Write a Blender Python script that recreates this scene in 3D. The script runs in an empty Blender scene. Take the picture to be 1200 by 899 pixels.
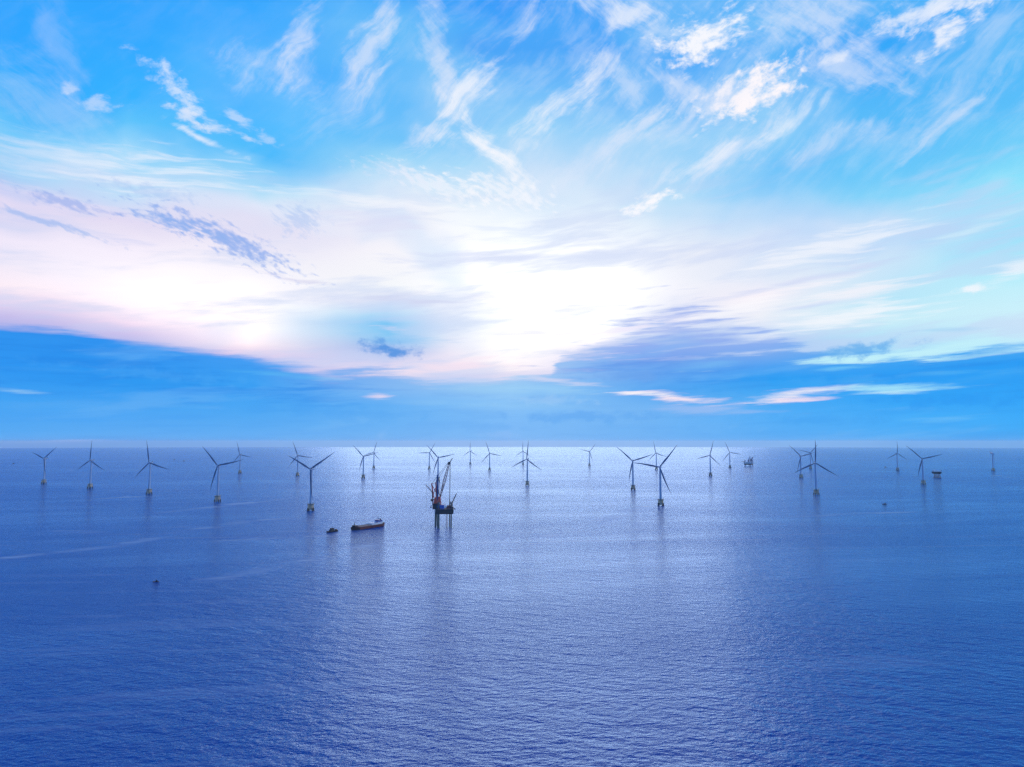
import bpy, bmesh, math, random
from mathutils import Vector, Matrix
R = math.radians
random.seed(7)
scene = bpy.context.scene
COL = scene.collection

# ------------------------------------------------------------------ camera
CAM_H = 165.0                      # drone height above the sea, metres
PITCH = math.atan(68.5 / 800.0)    # the true level lies 68.5 px under the centre of a 1200 px wide frame
EARTH = 6371000.0
cam_d = bpy.data.cameras.new("camera")
cam_d.sensor_width = 36.0
cam_d.lens = 24.0
cam_d.clip_start = 0.5
cam_d.clip_end = 200000.0
cam = bpy.data.objects.new("camera", cam_d)
COL.objects.link(cam)
cam.location = (0, 0, CAM_H)
cam.rotation_euler = (math.pi / 2 + PITCH, 0, 0)
scene.camera = cam

# ------------------------------------------------------------------ colour management
scene.view_settings.view_transform = 'Standard'
scene.view_settings.look = 'None'
scene.view_settings.exposure = 0.0
scene.view_settings.gamma = 1.0
scene.view_settings.use_curve_mapping = False
scene.cycles.max_bounces = 6
scene.cycles.use_denoising = True
scene.cycles.denoising_prefilter = 'NONE'
scene.cycles.sample_clamp_indirect = 6.0

SUN_AZ, SUN_EL = R(1.8), R(12.5)   # straight ahead, veiled by the bright cloud


def ray(px, py):
    """direction of a pixel of the 1200 x 899 photograph"""
    x, u = (px - 600) / 800.0, (449.5 - py) / 800.0
    c, s = math.cos(PITCH), math.sin(PITCH)
    return Vector((x, c - s * u, s + c * u)).normalized()


def UV(px, py):
    d = ray(px, py)
    return 800 * math.atan2(d.x, d.y), 800 * math.asin(d.z)


def lin(c):
    o = []
    for v in c:
        v = v / 255.0
        o.append(v / 12.92 if v <= 0.04045 else ((v + 0.055) / 1.055) ** 2.4)
    return (o[0], o[1], o[2], 1.0)


# ------------------------------------------------------------------ node helper
class NT:
    def __init__(self, tree):
        self.t = tree

    def n(self, kind):
        return self.t.nodes.new(kind)

    def put(self, sock, v):
        if isinstance(v, bpy.types.NodeSocket):
            self.t.links.new(v, sock)
        else:
            sock.default_value = v

    def m(self, op, a, b=0.0, c=0.0, clamp=False):
        x = self.n('ShaderNodeMath'); x.operation = op; x.use_clamp = clamp
        self.put(x.inputs[0], a); self.put(x.inputs[1], b); self.put(x.inputs[2], c)
        return x.outputs[0]

    def vm(self, op, a, b=(0, 0, 0), c=(0, 0, 0), s=1.0):
        x = self.n('ShaderNodeVectorMath'); x.operation = op
        self.put(x.inputs[0], a); self.put(x.inputs[1], b); self.put(x.inputs[2], c)
        self.put(x.inputs[3], s)
        return x.outputs['Value'] if op in ('LENGTH', 'DOT_PRODUCT', 'DISTANCE') else x.outputs[0]

    def mapping(self, v, loc=(0, 0, 0), rot=0.0, sc=(1, 1, 1), kind='TEXTURE'):
        x = self.n('ShaderNodeMapping'); x.vector_type = kind
        self.put(x.inputs[0], v)
        x.inputs['Location'].default_value = loc
        x.inputs['Rotation'].default_value = (0, 0, rot)
        x.inputs['Scale'].default_value = sc
        return x.outputs[0]

    def noise(self, v, scale=1.0, detail=3.0, rough=0.5, dist=0.0, dims='2D', color=False, lac=2.0):
        x = self.n('ShaderNodeTexNoise'); x.noise_dimensions = dims
        self.put(x.inputs['Vector'], v)
        x.inputs['Scale'].default_value = scale
        x.inputs['Detail'].default_value = detail
        x.inputs['Roughness'].default_value = rough
        x.inputs['Lacunarity'].default_value = lac
        x.inputs['Distortion'].default_value = dist
        return x.outputs['Color' if color else 0]

    def rng(self, v, a, b, c=0.0, d=1.0, kind='SMOOTHSTEP'):
        x = self.n('ShaderNodeMapRange'); x.interpolation_type = kind
        self.put(x.inputs[0], v)
        for i, q in enumerate((a, b, c, d)):
            self.put(x.inputs[1 + i], q)
        return x.outputs[0]

    def mix(self, f, a, b, mode='MIX'):
        x = self.n('ShaderNodeMix'); x.data_type = 'RGBA'; x.blend_type = mode
        self.put(x.inputs[0], f); self.put(x.inputs[6], a); self.put(x.inputs[7], b)
        return x.outputs[2]

    def ramp(self, v, stops, kind='LINEAR'):
        x = self.n('ShaderNodeValToRGB'); r = x.color_ramp; r.interpolation = kind
        stops = sorted(stops, key=lambda s: s[0])
        while len(r.elements) < len(stops):
            r.elements.new(0.5)
        for i, (p, c) in enumerate(stops):
            r.elements[i].position = p
        for i, (p, c) in enumerate(stops):
            r.elements[i].color = c
        self.put(x.inputs[0], v)
        return x.outputs[0]

    def sep(self, v):
        x = self.n('ShaderNodeSeparateXYZ'); self.put(x.inputs[0], v)
        return x.outputs

    def comb(self, a, b, c=0.0):
        x = self.n('ShaderNodeCombineXYZ')
        self.put(x.inputs[0], a); self.put(x.inputs[1], b); self.put(x.inputs[2], c)
        return x.outputs[0]


# ------------------------------------------------------------------ world: clear sky + cloud deck by direction
world = bpy.data.worlds.new("World")
scene.world = world
world.use_nodes = True
wt = world.node_tree
wt.nodes.clear()
W = NT(wt)
out = W.n('ShaderNodeOutputWorld')
bg = W.n('ShaderNodeBackground')
tc = W.n('ShaderNodeTexCoord')
gx, gy, gz = W.sep(tc.outputs['Generated'])
U = W.m('MULTIPLY', W.m('ARCTAN2', gx, gy), 800.0)
V = W.m('MULTIPLY', W.m('ARCSINE', W.m('MINIMUM', W.m('MAXIMUM', gz, -0.999), 0.999)), 800.0)
P = W.comb(U, V, 1.0)

# wind-torn distortion of the whole deck, dying out towards the horizon
warp_c = W.noise(W.vm('MULTIPLY', P, (1 / 170.0, 1 / 85.0, 0)), 1.0, 3.5, 0.5, color=True)
warp = W.vm('SUBTRACT', warp_c, (0.5, 0.5, 0.5))
amp = W.rng(V, 60, 330, 0.12, 1.0)
warp = W.vm('SCALE', warp, s=amp)
P1 = W.vm('MULTIPLY_ADD', warp, (190, 75, 0), P)
P2 = W.vm('MULTIPLY_ADD', warp, (50, 32, 0), P)
U1, V1, _ = W.sep(P1)

# shared cloud textures
def tex(sc, rot, detail, rough, lo=0.30, hi=0.70):
    return W.rng(W.noise(W.mapping(P2, rot=R(rot), sc=(*sc, 1)), 1.0, detail, rough), lo, hi, 0, 1, 'LINEAR')


def fibres(rot, sc):
    """cirrus: fine fibres along the wind, thick and thin in blotches"""
    f = W.noise(W.mapping(P2, rot=R(rot), sc=(*sc, 1)), 1.0, 5.0, 0.66)
    return W.rng(W.m('MULTIPLY_ADD', n_iso, 0.55, W.m('MULTIPLY', f, 0.45)), 0.30, 0.70, 0, 1, 'LINEAR')


n_iso = W.noise(W.mapping(P2, rot=R(20), sc=(52, 30, 1)), 1.0, 6.0, 0.64)
n_rise = fibres(40, (75, 11))              # fallstreaks rising to the right
n_fall = fibres(-36, (65, 11))             # fallstreaks rising to the left
n_flat = tex((85, 7), 2, 6.0, 0.60)        # low flat streaks
n_puff = tex((22, 13), 8, 6.0, 0.62, 0.25, 0.75)   # small cumulus
n_cell = tex((13, 5.5), -20, 4.0, 0.55, 0.25, 0.75)   # altocumulus
n_rib = tex((230, 34), 7, 5.0, 0.58)       # ribs of the deck
n_big = W.noise(W.mapping(P1, rot=R(8), sc=(260, 90, 1)), 1.0, 3.0, 0.5)
TEX = dict(r=n_rise, f=n_fall, h=n_flat, p=n_puff, c=n_cell, big=n_big, rib=n_rib)

# columns: the deck's colours from the zenith side down to the horizon
COLS = [
 (0, [(0,48,165,255),(60,50,172,255),(110,70,180,252),(150,110,200,252),(185,150,212,250),(210,175,205,245),(225,198,206,245),(237,228,220,245),(260,217,217,245),(278,240,232,250),(310,238,232,248),(335,250,236,246),(355,235,215,240),(370,200,190,235),(384,175,180,235),(523,170,185,240)]),
 (150, [(0,50,165,255),(60,52,170,255),(110,55,178,255),(150,95,195,252),(185,165,220,252),(215,185,222,250),(235,205,220,248),(260,225,218,243),(285,240,232,248),(320,248,242,250),(355,250,240,248),(378,240,220,240),(392,205,195,236),(405,165,180,236),(523,160,185,240)]),
 (300, [(0,48,165,255),(60,75,175,255),(95,100,190,255),(130,90,190,255),(185,70,185,252),(215,140,210,250),(235,190,228,250),(255,225,232,250),(270,228,226,246),(300,240,238,250),(340,252,248,252),(385,255,248,250),(405,252,236,242),(418,228,208,236),(432,190,190,236),(523,150,185,242)]),
 (450, [(0,70,172,252),(40,100,188,250),(90,95,185,252),(150,110,195,250),(190,150,212,248),(225,190,225,250),(245,235,242,252),(270,237,237,250),(300,248,246,252),(335,245,248,252),(350,225,230,248),(365,190,225,250),(380,115,197,246),(395,130,200,245),(412,150,185,238),(428,220,215,242),(440,240,224,240),(452,190,200,240),(523,130,185,245)]),
 (525, [(0,65,165,251),(40,95,185,250),(90,120,195,250),(120,150,205,250),(150,125,200,250),(190,165,218,250),(225,210,232,251),(245,240,246,253),(270,243,244,252),(300,250,250,254),(335,252,252,254),(360,240,243,252),(380,222,235,251),(400,226,231,248),(415,235,230,246),(430,246,232,245),(442,230,222,243),(455,185,208,245),(523,130,187,246)]),
 (600, [(0,55,155,250),(30,75,168,250),(60,75,165,248),(100,110,188,250),(150,150,210,250),(200,200,225,250),(230,225,238,252),(260,246,250,255),(300,255,255,255),(345,255,255,255),(385,255,255,255),(412,255,253,253),(430,255,246,248),(442,240,228,243),(452,190,212,245),(523,130,190,246)]),
 (700, [(0,70,165,250),(60,78,168,250),(110,110,188,250),(150,150,208,250),(195,190,222,250),(230,212,232,251),(260,235,243,252),(300,250,251,255),(345,255,255,255),(380,255,255,255),(400,250,246,252),(415,225,220,245),(440,190,200,242),(523,120,185,245)]),
 (800, [(0,110,185,250),(40,100,185,250),(80,85,172,250),(120,115,190,250),(160,150,208,250),(200,160,213,250),(230,180,222,250),(265,213,230,250),(300,235,239,250),(335,244,244,252),(355,232,235,250),(375,205,212,246),(390,185,205,245),(420,170,190,240),(523,115,182,245)]),
 (900, [(0,90,180,250),(30,110,190,250),(70,95,183,250),(100,140,202,250),(150,145,208,250),(190,110,195,250),(230,140,205,250),(260,185,218,250),(290,220,230,250),(320,228,235,250),(345,245,240,250),(370,238,241,250),(390,205,222,248),(405,175,200,243),(430,150,195,243),(523,100,178,245)]),
 (1050, [(0,80,178,250),(40,48,165,250),(80,62,172,250),(130,85,185,250),(190,105,198,250),(230,130,210,250),(260,200,224,250),(290,203,228,250),(320,195,230,250),(350,185,231,250),(375,203,238,250),(395,180,231,250),(410,170,225,250),(435,150,218,250),(523,80,170,245)]),
 (1200, [(0,70,175,250),(60,85,185,250),(120,90,190,250),(180,110,205,250),(220,135,225,252),(260,150,232,252),(300,165,235,252),(340,195,240,252),(380,208,241,252),(400,198,238,252),(415,180,230,252),(523,80,165,240)]),
]
BANK = [
 (0, [(385,50,148,240),(430,46,150,242),(470,66,163,245),(505,85,170,245),(515,98,175,247),(524,135,172,240)]),
 (150, [(395,48,146,240),(450,45,153,242),(480,75,166,245),(510,95,173,245),(524,115,172,240)]),
 (300, [(415,72,158,243),(450,55,158,243),(480,76,168,245),(515,100,175,245),(524,112,172,240)]),
 (450, [(425,125,175,240),(455,128,183,243),(475,97,175,245),(500,105,178,245),(524,118,180,243)]),
 (600, [(435,180,212,246),(450,155,203,246),(470,140,197,248),(490,126,188,248),(515,125,185,246),(524,140,185,242)]),
 (750, [(385,172,188,240),(405,150,175,240),(430,108,160,238),(455,92,168,242),(480,118,183,245),(515,108,178,245),(524,120,178,243)]),
 (900, [(395,150,180,242),(415,122,172,240),(430,80,163,243),(445,46,160,245),(465,70,170,245),(490,85,175,248),(515,88,173,246),(524,100,170,243)]),
 (1050, [(415,75,170,245),(440,42,156,245),(465,50,164,248),(490,70,174,250),(512,74,172,248),(524,85,165,240)]),
 (1200, [(405,85,178,245),(425,42,156,245),(460,50,164,248),(500,62,173,250),(524,80,165,240)]),
]
VLO, VHI = -12.0, 500.0
vn = W.rng(V1, VLO, VHI, 0, 1, 'LINEAR')
V2 = W.sep(P2)[1]
vn2 = W.rng(V2, VLO, VHI, 0, 1, 'LINEAR')


def columns(W, cols, vin, uin, u0, u1):
    """blend of vertical colour columns; only the columns a stretch of sky u0..u1 needs"""
    us = [UV(px, 330)[0] for px, st in cols]
    i0 = max([i for i, u in enumerate(us) if u <= u0] or [0])
    i1 = min([i for i, u in enumerate(us) if u >= u1] or [len(us) - 1])
    res = None
    for i in range(i0, i1 + 1):
        px, st = cols[i]
        stops = [(min(max((UV(px, q[0])[1] - VLO) / (VHI - VLO), 0), 1), lin(q[1:])) for q in st]
        c = W.ramp(vin, stops)
        res = c if res is None else W.mix(W.rng(uin, us[i - 1], us[i], 0, 1, 'LINEAR'), res, c)
    return res


CHAIN = [None, 0]


def patch(W, E, base, px, py, a, b, ang, col, strength, tex, k=1.1, lo=0.0, hi=1.1):
    """one cloud: an ellipse in the sky, eaten into by a cloud texture"""
    if tex == 'p':
        k, hi = 1.35, 1.0
    if tex == 'c':
        k, hi = 1.3, 0.95
    u, v = UV(px, py)
    if CHAIN[1] % 3 == 0:      # evaluate the clouds one after another (keeps the shader's working set small)
        CHAIN[0] = W.vm('MULTIPLY_ADD', base, (1e-7, 1e-7, 0), E['P2'])
    CHAIN[1] += 1
    c_, s_ = math.cos(R(ang)), math.sin(R(ang))
    qx = W.vm('DOT_PRODUCT', CHAIN[0], (c_ / a, s_ / a, -(u * c_ + v * s_) / a))
    qy = W.vm('DOT_PRODUCT', CHAIN[0], (-s_ / b, c_ / b, (u * s_ - v * c_) / b))
    d = W.vm('LENGTH', W.comb(qx, qy))
    d = W.m('MULTIPLY_ADD', E[tex], -k, d)
    f = W.rng(d, 1 - lo - k * 0.5, 1 - hi - k * 0.5, 0.0, strength)
    return W.mix(f, base, lin(col))


def near(p, u0, u1, v0, v1):
    px, py, a, b, ang = p[:5]
    u, v = UV(px, py)
    c_, s_ = abs(math.cos(R(ang))), abs(math.sin(R(ang)))
    g = 1.75
    eu = g * math.hypot(a * c_, b * s_) + 22
    ev = g * math.hypot(a * s_, b * c_) + 14
    return u + eu > u0 and u - eu < u1 and v + ev > v0 and v - ev < v1


WH, LV = (250, 250, 255), (222, 232, 252)
UPPER = [
 # cirrus, left
 (352, 45, 62, 17, 60, LV, .60, 'r'), (310, 78, 55, 22, 12, LV, .50, 'r'), (345, 80, 40, 26, 30, LV, .35, 'r'),
 (432, 62, 75, 24, 56, LV, .62, 'r'), (455, 15, 50, 22, 70, LV, .30, 'r'),
 (400, 110, 60, 40, 30, LV, .25, 'r'), (60, 120, 90, 40, -30, LV, .20, 'f'), (75, 55, 60, 22, -75, LV, .16, 'f'),
 (100, 192, 150, 26, 3, LV, .50, 'h'), (190, 205, 90, 22, 4, WH, .40, 'h'),
 (215, 113, 50, 15, -30, (225, 236, 254), .70, 'p'), (222, 140, 28, 9, -24, LV, .75, 'p'),
 (237, 166, 48, 5, -18, (235, 242, 255), .75, 'r'), (275, 133, 20, 9, -35, LV, .5, 'p'), (283, 159, 18, 5, -15, LV, .55, 'p'), (308, 158, 18, 8, -15, LV, .4, 'p'), (258, 152, 10, 8, 0, LV, .4, 'p'),
 (116, 118, 26, 10, -5, LV, .5, 'p'), (78, 95, 11, 7, 0, LV, .45, 'p'),
 # cirrus, centre
 (520, 60, 75, 26, 103, LV, .50, 'f'), (528, 100, 45, 20, 100, LV, .45, 'r'), (543, 118, 80, 22, 42, WH, .72, 'r'), (505, 150, 50, 16, 25, LV, .45, 'r'),
 (588, 190, 80, 15, -50, WH, .85, 'f'), (566, 160, 32, 18, -55, WH, .4, 'f'),
 (617, 32, 50, 12, 50, LV, .60, 'r'), (655, 122, 85, 22, 34, WH, .65, 'r'), (700, 82, 55, 18, 50, LV, .45, 'r'),
 (728, 100, 40, 18, -30, LV, .45, 'f'), (735, 160, 75, 18, 33, LV, .55, 'r'), (790, 150, 60, 14, 20, LV, .40, 'r'),
 (690, 185, 110, 26, 25, LV, .35, 'r'), (745, 12, 75, 20, -8, WH, .62, 'f'), (780, 35, 60, 26, -20, LV, .40, 'f'),
 (520, 218, 70, 16, -14, WH, .50, 'c'), (585, 222, 70, 18, -10, WH, .55, 'c'), (470, 205, 60, 12, -10, LV, .4, 'c'),
 # cirrus, right
 (822, 50, 62, 27, 10, WH, .95, 'p'), (790, 97, 45, 13, -18, LV, .60, 'f'), (880, 106, 72, 25, 12, (253, 248, 253), 1.0, 'p'), (840, 112, 70, 16, 10, LV, .55, 'r'),
 (848, 178, 100, 20, 26, LV, .62, 'r'), (815, 195, 60, 12, 26, WH, .45, 'r'), (950, 22, 100, 36, -6, LV, .60, 'f'), (1005, 78, 75, 30, -18, LV, .55, 'f'),
 (985, 68, 18, 7, 0, WH, .5, 'p'), (925, 140, 60, 12, 20, WH, .45, 'r'), (1095, 6, 70, 18, 5, WH, .65, 'p'), (1125, 32, 36, 14, 25, WH, .70, 'p'), (1110, 22, 22, 16, -50, WH, .4, 'p'),
 (1105, 150, 62, 9, 36, LV, .45, 'r'), (1150, 70, 90, 30, 50, LV, .22, 'r'), (980, 165, 90, 16, 8, LV, .35, 'r'),
 (755, 237, 38, 12, 10, WH, 1.0, 'p'), (770, 229, 14, 7, 20, WH, .7, 'p'),
 # bright ribs of the deck
 (120, 248, 190, 12, -6, (232, 222, 246), .45, 'h'), (60, 262, 120, 8, -8, (200, 208, 245), .5, 'h'),
 (430, 262, 80, 16, -4, (222, 222, 246), .50, 'h'), (440, 240, 150, 10, -3, WH, .5, 'h'),
 (970, 290, 120, 15, 10, WH, .60, 'h'), (1000, 345, 90, 12, 10, (252, 246, 252), .65, 'h'), (900, 345, 100, 12, 12, (252, 246, 252), .65, 'h'),
 (870, 362, 95, 13, 10, WH, .65, 'h'), (990, 372, 110, 15, 6, WH, .7, 'h'), (930, 330, 130, 5, 9, (190, 205, 244), .45, 'h'), (960, 358, 60, 5, 6, (175, 205, 246), .45, 'h'),
 (1130, 268, 55, 7, 12, (215, 238, 252), .5, 'h'), (1142, 339, 18, 5, 6, WH, .75, 'p'), (1195, 315, 34, 14, 20, (240, 246, 254), .7, 'h'),
 (560, 300, 130, 13, 4, (214, 222, 248), .6, 'h'), (640, 268, 150, 10, -4, (218, 230, 250), .6, 'h'), (610, 392, 90, 7, 2, (222, 222, 244), .5, 'h'), (705, 300, 100, 9, 8, (214, 224, 248), .6, 'h'), (560, 345, 70, 6, 0, (220, 222, 246), .5, 'h'), (680, 360, 80, 6, 6, (222, 226, 248), .5, 'h'),
 (480, 352, 75, 7, -2, (208, 212, 240), .6, 'h'), (735, 331, 46, 3.2, -25, WH, .7, 'r'),
 # altocumulus field and dark lenses
 (262, 283, 95, 17, -17, (132, 170, 238), .78, 'c'), (215, 268, 60, 9, -12, (140, 178, 240), .6, 'c'), (85, 238, 50, 9, -6, (140, 170, 236), .6, 'c'),
 (60, 262, 60, 5, -12, (140, 180, 240), .55, 'c'), (345, 260, 32, 18, 5, (165, 195, 242), .5, 'c'), (185, 228, 50, 9, -10, (165, 195, 242), .4, 'c'), (340, 325, 45, 4, -5, (205, 205, 236), .55, 'h'),
]

# the blue bank under the deck: its upper edge runs along a curve
EDGE = [(0, 384), (40, 386), (80, 390), (120, 396), (160, 404), (220, 411), (280, 418), (330, 427), (380, 437), (420, 434), (450, 436), (500, 448), (560, 447),
        (620, 441), (645, 438), (655, 424), (675, 415), (710, 403), (750, 390), (790, 385), (830, 392), (880, 402), (930, 413), (980, 421), (1040, 420), (1100, 417), (1150, 414), (1200, 408)]
ULO, UHI = -520.0, 520.0
est = []
for px, py in EDGE:
    u, v = UV(px, py)
    e = (v - VLO) / (VHI - VLO)
    est.append(((u - ULO) / (UHI - ULO), (e, e, e, 1)))
U2 = W.sep(P2)[0]
un = W.rng(U2, ULO, UHI, 0, 1, 'LINEAR')
edge = W.ramp(un, est)
SOFT = [(0, 8), (160, 8), (260, 11), (330, 14), (400, 26), (600, 13), (650, 10), (700, 34), (780, 60), (870, 42), (950, 16), (1200, 9)]
soft = W.ramp(un, [((UV(px, 420)[0] - ULO) / (UHI - ULO), (s / 100, s / 100, s / 100, 1)) for px, s in SOFT])
soft = W.m('MULTIPLY', soft, 100.0 / (VHI - VLO))
above = W.m('DIVIDE', W.m('SUBTRACT', vn2, edge), soft)
above = W.m('ADD', above, W.m('MULTIPLY', W.m('SUBTRACT', n_flat, 0.5), W.rng(U, -60, 60, 0.7, 1.5)))
bankf = W.rng(above, 0.55, -0.55)

PK = (242, 224, 242)
LOWER = [
 (458, 411, 48, 11, -8, (82, 148, 226), .92, 'p'), (470, 400, 60, 10, 0, (135, 195, 244), .4, 'h'),
 (455, 386, 24, 5, 0, (232, 220, 243), .75, 'h'), (446, 465, 26, 5, 0, PK, .8, 'h'), (520, 430, 110, 9, 4, (247, 228, 241), .75, 'h'), (560, 440, 120, 6, 3, (205, 210, 242), .5, 'h'),
 (120, 425, 190, 16, -6, (40, 138, 234), .5, 'h'), (300, 462, 160, 14, -2, (46, 145, 238), .45, 'h'), (90, 490, 160, 10, 0, (75, 165, 246), .4, 'h'),
 (200, 440, 130, 9, -4, (84, 172, 246), .35, 'p'), (60, 475, 90, 8, 2, (96, 176, 246), .4, 'h'), (330, 480, 100, 8, 0, (70, 160, 242), .5, 'p'), (430, 488, 80, 9, 0, (88, 168, 243), .5, 'p'),
 (690, 488, 110, 9, 0, (92, 165, 241), .55, 'p'), (820, 500, 110, 7, 0, (108, 182, 247), .5, 'p'), (960, 492, 90, 8, 0, (66, 162, 243), .5, 'p'), (1110, 470, 90, 10, 0, (40, 150, 242), .5, 'p'), (1160, 440, 70, 8, 4, (70, 172, 247), .5, 'h'),
 (560, 500, 120, 7, 0, (108, 176, 244), .5, 'p'), (640, 470, 60, 8, 0, (170, 208, 246), .4, 'p'), (870, 452, 60, 9, 4, (62, 160, 241), .5, 'p'), (740, 440, 60, 8, 0, (110, 165, 236), .6, 'p'), (990, 446, 80, 7, 0, (70, 170, 246), .5, 'p'),
 (330, 440, 80, 4, -3, (95, 190, 246), .55, 'h'), (70, 433, 60, 3, 0, (70, 165, 246), .4, 'h'), (20, 458, 22, 3, 0, (150, 202, 246), .7, 'h'), (250, 478, 50, 4, 0, (105, 182, 247), .4, 'h'),
 (620, 456, 150, 9, 0, (165, 215, 248), .55, 'h'), (560, 474, 170, 7, -2, (150, 205, 248), .4, 'h'), (650, 446, 110, 5, -6, (225, 222, 243), .6, 'h'),
 (735, 384, 60, 6, 6, (232, 226, 246), .7, 'h'), (790, 400, 70, 9, 0, (150, 185, 240), .6, 'h'), (690, 412, 60, 9, 14, (165, 192, 241), .5, 'h'),
 (720, 428, 90, 7, 0, (88, 150, 234), .55, 'h'), (830, 428, 60, 7, 4, (125, 193, 246), .55, 'h'), (910, 442, 60, 7, 0, (45, 158, 244), .6, 'h'),
 (790, 466, 85, 7, -6, (246, 228, 242), .98, 'h'), (760, 462, 60, 4, -4, WH, .6, 'h'), (932, 463, 62, 8, 5, (236, 234, 248), .98, 'h'), (945, 467, 46, 4, 2, (247, 224, 240), .7, 'h'), (830, 480, 90, 7, -3, (168, 195, 243), .6, 'h'),
 (1055, 455, 66, 7, 0, (160, 224, 250), .95, 'h'), (1045, 460, 50, 3, 0, (190, 232, 250), .7, 'h'), (1000, 422, 85, 7, 0, (190, 238, 250), .95, 'h'), (1085, 414, 90, 8, 4, (195, 240, 251), .9, 'h'), (985, 432, 40, 4, 0, (120, 205, 249), .7, 'h'),
 (1015, 411, 52, 10, 8, (100, 175, 238), .85, 'p'), (1170, 410, 45, 5, 10, (110, 185, 242), .6, 'h'), (1130, 437, 60, 4, 0, (90, 185, 248), .5, 'h'), (1120, 387, 40, 2.5, -2, (160, 210, 245), .5, 'h'),
 (1110, 490, 60, 4, 0, (115, 195, 250), .55, 'h'), (40, 518.5, 110, 2.5, 0, (165, 192, 246), .8, 'h'), (447, 508, 10, 12, 100, (140, 190, 247), .45, 'p'), (590, 509, 30, 6, 0, (150, 190, 246), .3, 'p'),
]

# the veiled sun: the cloud in front of it is brighter than white
u, v = UV(640, 345)
glow_d = W.vm('LENGTH', W.mapping(P2, (u, v, 0), 0.0, (165, 110, 1)))
u, v = UV(235, 362)
glow_l = W.rng(W.vm('LENGTH', W.mapping(P2, (u, v, 0), R(-6), (190, 60, 1))), 1.6, 0.0)  # left cloud, away from the sun: extra brightness added for a sheen on the sea
glow = W.m('MULTIPLY', W.m('MAXIMUM', W.rng(glow_d, 1.6, 0.0), glow_l), W.rng(n_rib, 0.1, 0.9, 1.0, 0.35, 'LINEAR'))


CLOUD_BOOST = 0.75
ENV = dict(TEX, P2=P2, U1=U1, U=U, V=V, vn=vn, bankf=bankf, glow=glow, glow_d=glow_d)


def leaf(u0, u1, v0, v1):
    """the sky of one stretch of directions, with only the clouds that reach into it"""
    g = bpy.data.node_groups.new('sky_stretch', 'ShaderNodeTree')
    for key in ENV:
        g.interface.new_socket(key, in_out='INPUT', socket_type='NodeSocketVector' if key == 'P2' else 'NodeSocketFloat')
    g.interface.new_socket('sky', in_out='OUTPUT', socket_type='NodeSocketShader')
    L = NT(g)
    gi = L.n('NodeGroupInput')
    E = {key: gi.outputs[key] for key in ENV}
    sky = columns(L, COLS, E['vn'], E['U1'], u0 - 75, u1 + 75)
    if v1 > 190:
        veil = L.m('MULTIPLY', L.rng(E['r'], 0.25, 1.0), L.m('MULTIPLY', L.rng(E['V'], 190, 330, 0.0, 0.24), L.rng(E['U'], -260, 60, 0.2, 1.0)))
        sky = L.mix(veil, sky, lin((222, 236, 252)))
    sky = L.mix(L.m('MULTIPLY', L.rng(E['big'], 0.55, 0.75), 0.22), sky, lin((120, 195, 250)))
    if v0 < 330:
        rib = L.m('MULTIPLY', L.rng(E['rib'], 0.45, 0.95), L.m('MULTIPLY', L.rng(E['V'], 330, 240, 0.0, 0.5), L.rng(E['glow_d'], 0.2, 1.0, 0.35, 1.0)))
        sky = L.mix(rib, sky, lin((196, 212, 246)))
    CHAIN[0], CHAIN[1] = E['P2'], 0
    for q in UPPER:
        if near(q, u0, u1, v0, v1):
            sky = patch(L, E, sky, *q)
    if v0 < 155:
        cs = L.sep(L.vm('MULTIPLY_ADD', sky, (1e-7, 1e-7, 0), E['P2']))
        bank = columns(L, BANK, L.rng(cs[1], VLO, VHI, 0, 1, 'LINEAR'), cs[0], u0 - 35, u1 + 35)
        bank = L.mix(L.m('MULTIPLY', L.rng(E['h'], 0.35, 1.0), L.rng(E['V'], 20, 80, 0.1, 0.38)), bank, lin((38, 132, 230)))
        bank = L.mix(L.m('MULTIPLY', L.rng(E['rib'], 0.35, 0.0), 0.30), bank, lin((125, 190, 247)))
        sky = L.mix(E['bankf'], sky, bank)
        CHAIN[0], CHAIN[1] = E['P2'], 0
        for q in LOWER:
            if near(q, u0, u1, v0, v1):
                sky = patch(L, E, sky, *q)
    if u0 < 390 and v0 < 330:      # white cloud before the sun, and the boosted left cloud: brighter than white
        white = L.m('POWER', L.m('MINIMUM', L.sep(sky)[0], 1.0), 3.0)
        sky = L.vm('SCALE', sky, s=L.m('MULTIPLY_ADD', L.m('MULTIPLY', E['glow'], white), CLOUD_BOOST, 1.0))
    x = L.n('ShaderNodeBackground')
    L.put(x.inputs[0], sky)
    go = L.n('NodeGroupOutput')
    g.links.new(x.outputs[0], go.inputs[0])
    n = W.n('ShaderNodeGroup')
    n.node_tree = g
    for key in ENV:
        W.put(n.inputs[key], ENV[key])
    return n.outputs[0]


def pick(sel, lim, a, b):
    """shader a below lim, b above it"""
    x = W.n('ShaderNodeMixShader')
    W.put(x.inputs[0], W.m('GREATER_THAN', sel, lim)); W.put(x.inputs[1], a); W.put(x.inputs[2], b)
    return x.outputs[0]


def split_v(u0, u1, vs):
    if len(vs) == 2:
        return leaf(u0, u1, *vs)
    k = len(vs) // 2
    return pick(V, vs[k], split_v(u0, u1, vs[:k + 1]), split_v(u0, u1, vs[k:]))


def split_u(us, vs):
    if len(us) == 2:
        return split_v(us[0], us[1], vs)
    k = len(us) // 2
    return pick(U, us[k], split_u(us[:k + 1], vs), split_u(us[k:], vs))


seen = split_u([-1010, -300, -100, 100, 300, 1010], [-900, 70, 150, 270, 370, 660])

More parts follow.
